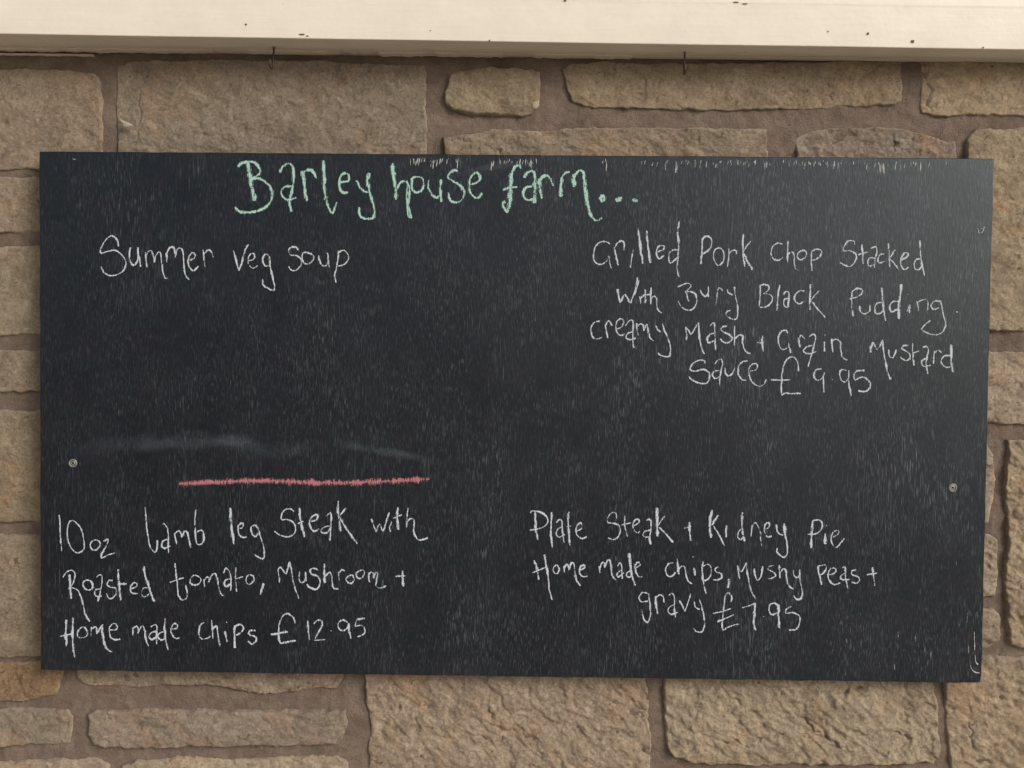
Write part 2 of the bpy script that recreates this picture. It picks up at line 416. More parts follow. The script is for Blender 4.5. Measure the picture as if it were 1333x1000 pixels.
stone([(1035, 180), (1058, 168), (1100, 166), (1165, 163), (1200, 172), (1235, 184), (1247, 181), (1249, 290), (1035, 290)], GREYB, rough=.9, r=.005, H=.0118,
      feats=[(1166, 172, 1160, 205, .0015, .004)])
stone([(1257, 180), (1270, 167), (1330, 165), (1420, 165), (1420, 434), (1262, 431), (1255, 300)], WARM, rough=.55, r=.006, H=.014)
stone([(1225, 458), (1300, 457), (1420, 456), (1420, 553), (1330, 554), (1225, 550)], PALEB, rough=.8, r=.007)
stone([(1195, 575), (1285, 575), (1294, 592), (1298, 625), (1294, 660), (1288, 683), (1195, 683)], PALEB, rough=.7, r=.004, wob=.5)
stone([(1195, 696), (1290, 695), (1300, 702), (1301, 764), (1296, 778), (1195, 779)], PALEB, rough=.9, r=.004, wob=.5)
stone([(1195, 794), (1294, 792), (1303, 800), (1301, 832), (1290, 845), (1195, 846)], PALEB, rough=.9, r=.004, wob=.5)
stone([(1313, 573), (1420, 573), (1420, 850), (1335, 848), (1312, 840), (1308, 760), (1311, 700), (1307, 640)], WARM, rough=.95, r=.007, H=.0145, diag=.6)
stone([(1226, 858), (1285, 854), (1420, 857), (1420, 1070), (1243, 1070), (1236, 1000), (1233, 950), (1230, 905), (1226, 880)], WARM, rough=.8, r=.007, diag=.5,
      feats=[(1266, 930, 1264, 985, .0018, .005), (1300, 900, 1333, 930, .004, .004), (1262, 985, 1300, 1000, .003, .004)])
stone([(867, 820), (1210, 820), (1217, 893), (1224, 922), (1223, 985), (1212, 995), (1080, 998), (900, 994), (876, 988), (866, 970), (863, 900)], PALEB, rough=.85, r=.007, H=.0145, diag=.7,
      feats=[(935, 962, 985, 970, .002, .006), (1145, 952, 1200, 960, .0016, .005), (1030, 925, 1105, 980, .002, .006), (940, 900, 990, 935, .003, .004), (1085, 905, 1130, 890, .003, .005)])
stone([(477, 820), (846, 820), (843, 880), (845, 905), (848, 965), (847, 1070), (478, 1070), (478, 975), (482, 945), (474, 915), (474, 870)], WARM, rough=.7, r=.006, diag=.8,
      feats=[(508, 885, 520, 935, .0018, .004), (535, 930, 550, 955, .002, .004), (632, 905, 640, 945, .003, .005), (640, 945, 700, 965, .004, .004), (830, 968, 846, 990, .003, .005)])
stone([(97, 810), (448, 810), (447, 882), (438, 897), (385, 900), (360, 905), (320, 903), (290, 896), (240, 892), (180, 897), (115, 894), (99, 886)], BUFF, rough=.8, r=.005)
stone([(-70, 697), (60, 695), (110, 697), (110, 850), (40, 857), (-70, 860)], BUFF, rough=.5, r=.006)
stone([(-70, 866), (30, 862), (85, 856), (79, 885), (75, 908), (30, 914), (-70, 915)], RUSTY, rough=.8, r=.005)
stone([(-70, 922), (86, 923), (94, 932), (95, 955), (90, 969), (50, 971), (-70, 975)], GREYB, rough=.7, r=.005)
stone([(114, 930), (125, 925), (200, 923), (300, 925), (448, 924), (452, 940), (447, 962), (440, 971), (380, 973), (250, 974), (145, 976), (120, 972), (111, 955)], GREYB, rough=.7, r=.006, H=.0150)
stone([(-70, 993), (50, 991), (125, 987), (141, 997), (144, 1075), (-70, 1075)], PALEB, rough=.7, r=.006)
stone([(158, 997), (175, 990), (240, 986), (300, 989), (380, 986), (440, 985), (455, 993), (459, 1075), (160, 1075)], PALEB, rough=.7, r=.006)
stone([(-70, 229), (180, 229), (180, 299), (60, 303), (-70, 304)], BUFF, rough=.45, r=.005)
stone([(-70, 320), (20, 320), (60, 316), (180, 316), (180, 437), (60, 437), (-70, 441)], BUFF, rough=.45, r=.006)
stone([(-70, 455), (180, 455), (180, 508), (60, 510), (-70, 514)], BUFF, rough=.5, r=.006)
stone([(-70, 534), (180, 534), (180, 680), (60, 680), (-70, 683)], BUFF, rough=.45, r=.006)
# a few stones the board mostly hides, coarser
for poly in ([(205, 280), (560, 280), (560, 400), (205, 400)], [(590, 310), (990, 310), (990, 420), (590, 420)],
             [(1020, 310), (1235, 310), (1235, 430), (1020, 430)], [(205, 425), (480, 425), (480, 560), (205, 560)],
             [(510, 440), (900, 440), (900, 590), (510, 590)], [(925, 450), (1200, 450), (1200, 560), (925, 560)],
             [(205, 590), (600, 590), (600, 690), (205, 690)], [(625, 615), (1170, 615), (1170, 700), (625, 700)],
             [(135, 715), (420, 715), (420, 795), (135, 795)], [(445, 715), (800, 715), (800, 800), (445, 800)], [(825, 725), (1170, 725), (1170, 800), (825, 800)]):
    stone(poly, BUFF, step=.006)
# the wall beyond the frame: uneven courses to either side and down to the ground
rs = random.Random(5)
def courses(xa, xb, ya, yb):
    y = ya
    while y < yb - 30:
        h = min(rs.choice((85, 105, 125, 165)), yb - y)
        x = xa + 8
        while x < xb - 40:
            L = rs.uniform(190, 400)
            if xb - (x + L) < 110: L = xb - x - 8
            stone([(x, y + rs.uniform(0, 4)), (x + L * .5, y + rs.uniform(-2, 3)), (x + L, y + rs.uniform(0, 4)),
                   (x + L + rs.uniform(-3, 3), y + h - 10), (x + L - 4, y + h - 1), (x + L * .4, y + h + rs.uniform(-3, 2)), (x, y + h - 2)],
                  rs.choice((BUFF, WARM, GREYB, PALEB, BUFF)), step=.006, rough=rs.uniform(.6, 1.1))
            x += L + rs.uniform(16, 24)
        y += h + rs.uniform(14, 22)
courses(-1000, -88, 86, 1080)
courses(1438, 2340, 86, 1080)
courses(-1000, 2340, 1095, 2090)

# mortar: one sheet behind and between the stones, struck unevenly
xw, zw = ats([-1010, 2350], [500, 500], 0)
bx0, bx1 = float(xw[0]), float(xw[1])
X, Z = np.meshgrid(np.linspace(bx0, bx1, 1300), np.linspace(-0.02, 2.03, 760))
Y = -0.0010 - 0.0030 * gn(X / .06, Z / .06, 60) - 0.0016 * gn(X / .015, Z / .015, 61) - 0.0008 * gn(X / .006, Z / .006, 62)
smear = 1.0 * np.exp(-(((X - .52) / .22) ** 2 + ((Z - 1.93) / .09) ** 2))      # buttered up nearly flush, upper right
Y = Y - 0.0008 * smear - 0.0004 * np.exp(-((Z - 1.93) / .07) ** 2)
mo = grid_mesh('mortar', X, Z, Y)
link('mortar', mo, MORTAR, wall)
core = bmesh.new(); bmesh.ops.create_cube(core, size=1)
for v in core.verts: v.co = Vector(((bx0 + bx1) / 2 + v.co.x * (bx1 - bx0 - .01), 0.012 + 0.15 + v.co.y * 0.3, 1.0 + v.co.z * 2.02))
me = bpy.data.meshes.new('backing'); core.to_mesh(me); core.free()
link('backing', me, MORTAR, wall)

# pale freshly chipped corner, a flake in the mortar, a white fleck
def chip(name, pts_px, Yp, th, mat, parent=None):
    bm = bmesh.new(); P = [at(x, y, Yp) for x, y in pts_px]
    cx_ = sum(p[0] for p in P) / len(P); cz_ = sum(p[1] for p in P) / len(P)
    a = [bm.verts.new((p[0] - cx_, 0, p[1] - cz_)) for p in P]
    b = [bm.verts.new(((p[0] - cx_) * .72, -th * random.uniform(.7, 1.2), (p[1] - cz_) * .72)) for p in P]
    c = bm.verts.new((0, -th * 1.25, 0))
    n = len(P)
    for i in range(n):
        k = (i + 1) % n
        bm.faces.new((a[i], a[k], b[k], b[i])); bm.faces.new((b[i], b[k], c))
    bm.faces.new(a)
    bmesh.ops.recalc_face_normals(bm, faces=bm.faces)
    me = bpy.data.meshes.new(name); bm.to_mesh(me); bm.free()
    return link(name, me, mat, parent, (cx_, Yp, cz_))
chip('chipped_corner', [(692, 134), (697, 132), (702, 130), (702, 138), (698, 142), (693, 142)], -0.0085, .0012, PALE, wall)
chip('white_fleck', [(1269, 941), (1273, 939), (1275, 943), (1271, 946)], -0.012, .002, PALE, wall)
fl = chip('leaf_flake', [(154, 154), (160, 157), (168, 160), (174, 164), (167, 167), (161, 167), (159, 162)], -0.0125, .0016, LEAF)
fl['label'] = 'small pale papery leaf scrap stuck on the stone above the chalkboard'; fl['category'] = 'leaf'

# ------------------------------------------------------------------ painted timber beam over the board
xl, zl = at(0, 65.5, -0.004); xr, zr = at(1333, 82, -0.004)
slope = (zr - zl) / (xr - xl)
def zb(x): return zl + slope * (x - xl)
def depth_at(px, py):                    # depth of the beam's front edge from where its lower edge is seen
    lo, hi = -0.2, -0.01
    for _ in range(40):
        mid = (lo + hi) / 2; x, z = at(px, py, mid)
        if z < zb(x): lo = mid
        else: hi = mid
    return (lo + hi) / 2
yL, yR = depth_at(0, 44), depth_at(1333, 65)
beam = empty('wooden_beam', 'cream painted timber beam running along the wall above the chalkboard', 'beam', (0, 0, zb(0)))
def yf(x): return yL + (yR - yL) * (x - xl) / (xr - xl)
rb = .0014
prof = [(0.0, 0.0)]          # (fraction of depth or arc, z) built per station
V, F = [], []
xsn = np.linspace(bx0 - .01, bx1 + .01, 240)
ring = 0
for i, x in enumerate(xsn):
    y0 = yf(x) + 0.0006 * float(gn(np.array([x / .3]), np.array([0.5]), 77)[0]); z0 = zb(x) + 0.0005 * float(gn(np.array([x / .2]), np.array([3.5]), 78)[0])
    pts = [(0.012, z0), (y0 * .5, z0), (y0 + rb * 1.5, z0)]
    for a in range(0, 91, 15):
        a = math.radians(a); pts.append((y0 + rb - rb * math.sin(a), z0 + rb - rb * math.cos(a)))
    for h in (.03, .05, .0515, .053, .0545, .12, .21): 
        pts.append((y0 + (-.0004 if h == .053 else 0.0), z0 + h))
    pts += [(0.012, z0 + .21)]
    ring = len(pts)
    V += [(x, p[0], p[1] - zb(0)) for p in pts]
for i in range(len(xsn) - 1):
    for k in range(ring):
        k2 = (k + 1) % ring
        F.append((i * ring + k, i * ring + k2, (i + 1) * ring + k2, (i + 1) * ring + k))
me = mesh_np('beam_board', V, F)
bmb = bmesh.new(); bmb.from_mesh(me); bmesh.ops.recalc_face_normals(bmb, faces=bmb.faces)
bmb.to_mesh(me); bmb.free()
link('beam_board', me, CREAM, beam)
# ragged edge of paint where the beam meets the wall
V, F = [], []
xs_ = np.arange(at(-120, 66, 0)[0], at(1450, 80, 0)[0], .0015)
def inpx(x):
    return (x - CAM[0]) / 1.2 * FPX + 654
def amp(px):
    for a, b, v in ((-200, 62, 1), (62, 118, .95), (118, 240, .7), (300, 400, .5), (468, 530, .9), (540, 625, .8), (665, 790, .9)):
        if a <= px < b: return v
    return .18
for i, x in enumerate(xs_):
    a = amp(inpx(x)); n = float(gn(np.array([x / .012]), np.array([.3]), 81)[0]) + .5 * float(gn(np.array([x / .004]), np.array([.3]), 82)[0])
    t = max(0.0, .0017 * a * (1 + .9 * n))
    z0 = zb(x) - zb(0)
    for (yy, zz) in ((-.004, .0), (-.017 - t, .0), (-.018, -t), (-.017, -t * 1.3), (-.004, -t * 1.3)):
        V.append((x, yy, z0 + zz + .0002))
for i in range(len(xs_) - 1):
    for k in range(4):
        F.append((i * 5 + k, i * 5 + k + 1, (i + 1) * 5 + k + 1, (i + 1) * 5 + k))
me = mesh_np('paint_edge', V, F); link('paint_edge', me, CAULK, beam)
V, F = [], []
for i, x in enumerate(np.arange(at(-120, 69, 0)[0], at(125, 70, 0)[0], .0015)):
    n = float(gn(np.array([x / .014]), np.array([.7]), 84)[0]) + .5 * float(gn(np.array([x / .004]), np.array([.3]), 85)[0])
    t = max(0.0, .0009 * (1 + 1.6 * n)); z0 = zb(x) - zb(0) - .0052
    for (yy, zz) in ((0.002, .0), (-.0085, .0002), (-.009, -t * .5), (-.0085, -t), (0.002, -t)): V.append((x, yy, z0 + zz))
    if i:
        for k in range(4): F.append((i * 5 + k - 5, i * 5 + k - 4, i * 5 + k + 1, i * 5 + k))
me = mesh_np('paint_edge', V, F); link('paint_edge', me, CAULK, beam)
# nail holes and dents in the face of the beam, drawn as flat dark brown blobs
def flat_blob(name, px, py, rx, rz, Yp, mat, parent, seed=0, loc0=(0, 0, 0)):
    x, z = at(px, py, Yp); R_ = random.Random(seed); n = 14
    bm = bmesh.new(); c = bm.verts.new((0, -.0002, 0)); vs = []
    for i in range(n):
        a = 2 * math.pi * i / n; k = R_.uniform(.75, 1.15)
        vs.append(bm.verts.new((math.cos(a) * rx * k, 0, math.sin(a) * rz * k)))
    for i in range(n): bm.faces.new((vs[i], vs[(i + 1) % n], c))
    bmesh.ops.recalc_face_normals(bm, faces=bm.faces)
    me = bpy.data.meshes.new(name); bm.to_mesh(me); bm.free()
    return link(name, me, mat, parent, (x - loc0[0], Yp - loc0[1], z - loc0[2]))
HOLE = mat_simple('dent_dark', (0.13, 0.09, 0.06), 0.9, 0.2)
for i, (px, py, rx, rz) in enumerate([(320, 32, .0014, .0014), (393, 45, .0042, .0011), (400, 47, .002, .0008), (637, 53, .0013, .0013), (736, 1, .002, .0015),
                                      (1130, 44, .0016, .0016), (1188, 54, .0022, .0021), (958, 3, .004, .0009), (970, 5, .0035, .0008), (1078, 41, .001, .001), (1280, 62, .0012, .001), (560, 40, .001, .0008)]):
    x, z = at(px, py, yf(at(px, py, -.05)[0]))
    flat_blob('dent', px, py, rx, rz, yf(x) - .0007, HOLE, beam, i, (0, 0, zb(0)))

# two cup hooks screwed up into the underside, empty, seen edge on
def tube(name, pts, rads, mat, parent, seg=10):
    V, F = [], []
    P = [Vector(p) for p in pts]; n = len(P)
    ref = Vector((1, 0, 0))
    for i, p in enumerate(P):
        t = (P[min(i + 1, n - 1)] - P[max(i - 1, 0)]).normalized()
        a = t.cross(ref).normalized(); b = t.cross(a).normalized()
        for k in range(seg):
            an = 2 * math.pi * k / seg
            V.append(p + rads[i] * (math.cos(an) * a + math.sin(an) * b))
    for i in range(n - 1):
        for k in range(seg):
            k2 = (k + 1) % seg
            F.append((i * seg + k, i * seg + k2, (i + 1) * seg + k2, (i + 1) * seg + k))
    V.append(P[0]); V.append(P[-1]); me = mesh_np(name, V, F)
    bm = bmesh.new(); bm.from_mesh(me); bm.verts.ensure_lookup_table()
    for k in range(seg):
        k2 = (k + 1) % seg
        bm.faces.new((bm.verts[n * seg], bm.verts[k2], bm.verts[k])); bm.faces.new((bm.verts[n * seg + 1], bm.verts[(n - 1) * seg + k], bm.verts[(n - 1) * seg + k2]))
    bmesh.ops.recalc_face_normals(bm, faces=bm.faces)
    for f in bm.faces: f.smooth = True
    bm.to_mesh(me); bm.free()
    return link(name, me, mat, parent)
def cup_hook(px, label, lean, g):
    x = at(px, 62, -.028)[0]
    h = empty('cup_hook', label, 'hook', (x, -.030, zb(x)), g)
    tube('collar', [(0, 0, .001), (0, 0, -.0008), (0, 0, -.0018)], [.0026, .0026, .0012], STEEL, h, 14)
    pts = [(0, 0, .004), (0, 0, -.006), (lean * .2, 0, -.014), (lean * .3, 0, -.021)]
    for a in range(0, 226, 15):                      # the bend of the hook
        r = math.radians(a); pts.append((lean * (.35 + .65 * a / 225), .0065 - .0065 * math.cos(r), -.0235 - .0065 * math.sin(r)))
    pts = [(p[0], -p[1], p[2]) for p in pts]
    tube('hook_wire', pts, [.0012] * (len(pts) - 1) + [.0008], RUST, h)
    return h
cup_hook(357, 'small rusty cup hook under the beam, above the first word of the green heading', -.002, 'cup hooks under the beam')
cup_hook(891, 'small rusty cup hook under the beam, to the right of the green heading', -.0015, 'cup hooks under the beam')

# ------------------------------------------------------------------ the chalkboard
BW, BH, BT, YB = 1.22, 0.67168922, 0.018, -0.036
board = empty('chalkboard', 'large black pub menu chalkboard with handwritten dishes and prices screwed to the stone wall', 'chalkboard', (0, YB, 1.5))
bm = bmesh.new()
nxb, nzb = 122, 68
ed = lambda t, a: 0.0009 * float(gn(np.array([t / .03]), np.array([a]), 90)[0]) + 0.0004 * float(gn(np.array([t / .006]), np.array([a]), 91)[0])
vs = {}
def bv(x, y, z):
    return bm.verts.new((x, y, z))
rows = []
for j in range(nzb + 1):
    r_ = []
    for i in range(nxb + 1):
        x = -BW / 2 + BW * i / nxb; z = -BH / 2 + BH * j / nzb
        xx = x + (ed(z, 1.3) if i == 0 else ed(z, 4.3) if i == nxb else 0); zz = z + (ed(x, 7.3) if j == 0 else ed(x, 9.3) * .7 if j == nzb else 0)
        if i == nxb and j == 0: xx -= .0012; zz += .0008
        r_.append(bv(xx, 0, zz))
    rows.append(r_)
for j in range(nzb):
    for i in range(nxb): bm.faces.new((rows[j][i], rows[j][i + 1], rows[j + 1][i + 1], rows[j + 1][i]))
loop = [rows[0][i] for i in range(nxb + 1)] + [rows[j][nxb] for j in range(1, nzb + 1)] + [rows[nzb][i] for i in range(nxb - 1, -1, -1)] + [rows[j][0] for j in range(nzb - 1, 0, -1)]
back = []
cham = []
for v in loop:
    x, _, z = v.co
    ox = (1 if x > BW / 2 - .006 else -1 if x < -BW / 2 + .006 else 0) * .0012
    oz = (1 if z > BH / 2 - .004 else -1 if z < -BH / 2 + .004 else 0) * .0012
    cham.append(bm.verts.new((x + ox * .8, .0012, z + oz * .8))); back.append(bm.verts.new((x + ox * .8, BT, z + oz * .8)))
n = len(loop); edge_faces = []
for i in range(n):
    k = (i + 1) % n
    bm.faces.new((loop[i], cham[i], cham[k], loop[k]))
    edge_faces.append(bm.faces.new((cham[i], back[i], back[k], cham[k])))
bm.faces.new(back[::-1])
bmesh.ops.recalc_face_normals(bm, faces=bm.faces)
for f in edge_faces: f.material_index = 1
me = bpy.data.meshes.new('panel'); bm.to_mesh(me); bm.free()
pn = link('panel', me, BOARD, board); me.materials.append(EDGE)

# screws with cup washers
def lathe(name, prof, mat, parent, loc, seg=28, cross=False):
    V, F = [], []
    for r, y in prof:
        for k in range(seg):
            a = 2 * math.pi * k / seg; V.append((r * math.cos(a), -y, r * math.sin(a)))
    for i in range(len(prof) - 1):
        for k in range(seg):
            k2 = (k + 1) % seg; F.append((i * seg + k, i * seg + k2, (i + 1) * seg + k2, (i + 1) * seg + k))
    me = mesh_np(name, V, F)
    return link(name, me, mat, parent, loc)
WASH = mat_simple('painted_over_steel', (0.22, 0.217, 0.212), 0.42, 0.5, 0.3, bump=0.0006)
def screw(px, py, k=1.0):
    x, z = at(px, py, YB); l0 = (x, 0, z - 1.5)
    o = lathe('screw', [(.0050 * k, 0), (.0049 * k, .0008), (.0043 * k, .0014), (.0036 * k, .0012), (.0031 * k, .0004), (.0030 * k, -.0003)], WASH, board, l0)
    lathe('screw_head', [(.0030 * k, .0), (.0028 * k, .0006), (.0021 * k, .0009), (.0012 * k, .0009), (.0009 * k, .0002), (.00001, -.0006)], STEEL, o, (0, 0, 0))
    cb = bmesh.new()
    for a in (.6, .6 + math.pi / 2):
        m4 = Matrix.Rotation(a, 4, 'Y')
        r = bmesh.ops.create_cube(cb, size=1)
        for v in r['verts']: v.co = m4 @ Vector((v.co.x * .0032 * k, v.co.y * .0004 - .00085, v.co.z * .0006 * k))
    me = bpy.data.meshes.new('screw_slot'); cb.to_mesh(me); cb.free(); link('screw_slot', me, DARK, o)  # cross slot drawn as proud dark bars, its shade put into the colour
    return o
screw(95, 603, 1.12); screw(1240, 635, 1.12)
PAINTED = EDGE
def painted_screw(px, py):
    x, z = at(px, py, YB)
    return lathe('painted_screw', [(.0042, -.0001), (.0040, .0001), (.0030, .00018), (.0012, .0001), (.00001, .00005)], BOARD, board, (x, 0, z - 1.5))
painted_screw(1277, 301)
# the broken out screw hole in the lower right corner
x, z = at(1269, 873, YB)
o = lathe('broken_screw_hole', [(.0052, -.0001), (.0046, .0001), (.0033, .00016), (.0023, .00012), (.00001, .0001)], EDGE, board, (x, 0, z - 1.5), 11)

# ------------------------------------------------------------------ chalk
def smooth(P, step=0.9):
    if len(P) < 3:
        a, b = np.array(P[0], float), np.array(P[-1], float); L = max(np.hypot(*(b - a)), .5); m = max(2, int(L / step))
        return [tuple(a + (b - a) * t) for t in np.linspace(0, 1, m + 1)]
    Q = [np.array(p, float) for p in P]
    closed = np.hypot(*(Q[0] - Q[-1])) < .6 and len(Q) > 4
    pre = Q[-2] if closed else Q[0] * 2 - Q[1]; post = Q[1] if closed else Q[-1] * 2 - Q[-2]
    Q = [pre] + Q + [post]
    out = []
    for i in range(1, len(Q) - 2):
        p0, p1, p2, p3 = Q[i - 1:i + 3]
        m = max(1, int(np.hypot(*(p2 - p1)) / step))
        for k in range(m):
            t = k / m
            out.append(tuple(.5 * ((2 * p1) + (-p0 + p2) * t + (2 * p0 - 5 * p1 + 4 * p2 - p3) * t * t + (-p0 + 3 * p1 - 3 * p2 + p3) * t ** 3)))
    out.append(tuple(Q[-2]))
    return out
class Ink:
    def __init__(s): s.V = []; s.F = []; s.UV = []; s.k = 0
    def stroke(s, P, w, taper=.75, step=.9):
        pts = smooth(P, step); n = len(pts)
        if n < 2: return
        s.k += 1; off = .00025 + (s.k % 9) * 4e-5; L = 0; b = len(s.V)
        ph = random.uniform(0, 99); w = w * random.uniform(.86, 1.16)
        for i, (x, y) in enumerate(pts):
            xa, ya = pts[max(i - 1, 0)]; xb, yb = pts[min(i + 1, n - 1)]
            dx, dy = xb - xa, yb - ya; l = math.hypot(dx, dy) or 1; dx /= l; dy /= l
            t = min(i, n - 1 - i) * step
            ww = w * (1 - (1 - taper) * max(0, 1 - t / 3.0)) * (1 + .16 * math.sin(ph + i * .21) + random.uniform(-.07, .07)) / 2
            for sg in (1, -1):
                wx, wz = at(x - dy * ww * sg, y + dx * ww * sg, YB)
                s.V.append((wx, -off - i * 6e-7, wz - 1.5))
            L += l * .5
            s.UV.append(L * .1)
        for i in range(n - 1): s.F.append((b + 2 * i, b + 2 * i + 1, b + 2 * i + 3, b + 2 * i + 2))
    def build(s, name, mat, label=None, kind=None):
        me = mesh_np(name, s.V, s.F, False)
        uv = me.uv_layers.new(name='UVMap')
        li = np.empty(len(me.loops), np.int32); me.loops.foreach_get('vertex_index', li)
        u = np.repeat(np.array(s.UV), 2) if len(s.UV) * 2 == len(s.V) else np.zeros(len(s.V))
        a = np.stack([u[li], (li % 2).astype(float)], -1)
        uv.data.foreach_set('uv', a.ravel().astype(np.float32))
        o = link(name, me, mat, board)
        if label: o['label'] = label
        if kind: o['kind'] = kind
        return o
# handwriting: «origin_x origin_y zoom | x,y x,y ... ; x,y ...» (one polyline per pen stroke, '!' ends a letter group)
def write(lines, mat, width, label):
    for ox, oy, k, txt in lines:
        for letter in txt.split('\n'):
            ink = Ink(); ink.k = random.randrange(9)
            for st in letter.split(';'):
                st = st.strip()
                if not st: continue
                w_ = width
                if st[0] == '*': w_ = width * 1.5; st = st[1:]
                if st[0] == '-': w_ = width * .72; st = st[1:]
                P = [tuple(float(q) for q in p.split(',')) for p in st.split()]
                P = [(ox + a / k, oy + b_ / k) for a, b_ in P]
                ink.stroke(P, w_)
            if ink.V: ink.build('chalk_letter', mat, label)
Z4, Z6, Z5, ZG = 4.4433, 6.665, 5.127, 5.554
write([(290, 190, Z4, '''*148,98 158,170 170,240 184,318
88,120 110,100 145,92 185,98 213,130 215,155 190,180 163,192 205,188 250,210 283,255 285,305 255,350 210,375 150,385 95,380 72,355
332,155 345,125 370,105 395,108 408,135 410,180 405,240 395,290 388,330 398,380; 400,232 355,240 338,270 352,300 385,312 425,300
*458,145 470,200 475,260 488,320; 462,158 490,140 520,148 545,192
*582,85 585,150 588,220 595,290 608,345; 595,290 610,350 632,388 648,365 660,325
668,212 700,208 730,200 728,170 710,158 688,170 675,205 678,245 695,272 725,268
775,200 790,235 815,262 838,268; *850,158 838,200 845,250; 845,250 862,310 875,360 872,415 830,422 795,405 788,355
*982,100 988,170 998,240 1005,312; 1003,262 1020,225 1045,205 1068,215 1080,260 1075,330 1082,385 1092,420; 1068,225 1066,290 1070,380 1084,418
1098,185 1135,180 1158,195 1162,230 1145,262 1115,270 1095,245 1095,205 1098,185
1192,198 1190,235 1205,275 1235,300 1262,285; 1262,195 1258,250 1265,325'''),
(580, 190, Z4, '''72,145 40,145 15,180 45,205 90,235 108,275 90,315 55,328 25,310 15,270
140,225 175,215 198,195 195,165 170,158 145,185 138,230 145,270 170,300 195,298 210,272
435,132 428,115 405,120 385,155 378,210; *382,160 378,210 375,270 372,330; 372,320 360,380 340,360 328,335 345,322; 332,255 370,242 415,238
455,185 475,155 500,148 515,165 515,220 512,280 512,332; 500,235 470,240 450,268 455,300 485,314 515,300; 505,230 517,215 520,330
*540,190 545,240 558,305; 545,200 570,175 600,180 622,232
*675,185 665,235 668,295; 672,185 690,158 718,150
*740,165 742,200 738,238; 741,205 752,165 780,142 798,160 805,220; *805,210 815,290 825,360; 820,340 845,410 875,432 905,416
895,292 915,295 918,312 900,318 893,300 905,305; *985,318 1002,308 1020,300; 990,312 1015,318; *1080,310 1098,318 1112,320; 1085,320 1112,312''')],
GREEN, 4.3, 'letter in pale green chalk')
write([(110, 290, Z6, '''297,205 285,150 240,115 195,140 155,200 140,262 200,250 265,240 325,280 362,345 345,405 300,445 230,460 175,435 143,380
400,215 390,265 395,325 420,368 450,350 465,290 463,215; 463,215 472,290 488,382
530,255 535,320 543,385; 533,290 555,250 580,245 600,290 607,348; 607,348 620,290 645,255 662,270 670,330 680,420 700,478 720,482
712,260 716,300 718,345; 712,275 735,225 765,210 785,235 790,305; 790,300 800,240 825,220 850,240 860,310 865,390 880,460 908,495
915,325 950,310 960,275 935,262 905,300 900,350 920,400 950,415 990,378
1030,235 1038,310 1048,385; 1040,270 1070,240 1100,250 1118,300'''),
(290, 290, Z6, '''92,240 115,320 138,418; 138,418 160,370 180,290 195,240 222,190
222,330 265,320 280,290 262,265 230,285 220,330 230,370 265,395 305,372
400,285 375,272 352,300 350,345 375,378 400,370 ; 405,290 412,370 430,460 450,550 438,588 385,565 350,535 348,490
652,240 640,215 600,212 572,240 590,280 640,285 680,320 680,365 640,410 600,412 570,380
700,260 690,310 705,350 745,358 785,325 785,285 750,265 700,260
835,285 840,330 865,372 900,370 918,330 ; 908,262 915,320 925,385
1005,245 1000,320 985,400 970,460 985,522; 1005,260 1045,240 1080,265 1092,310 1070,350 1030,372 1000,375''')],
CHALK, 2.7, None)
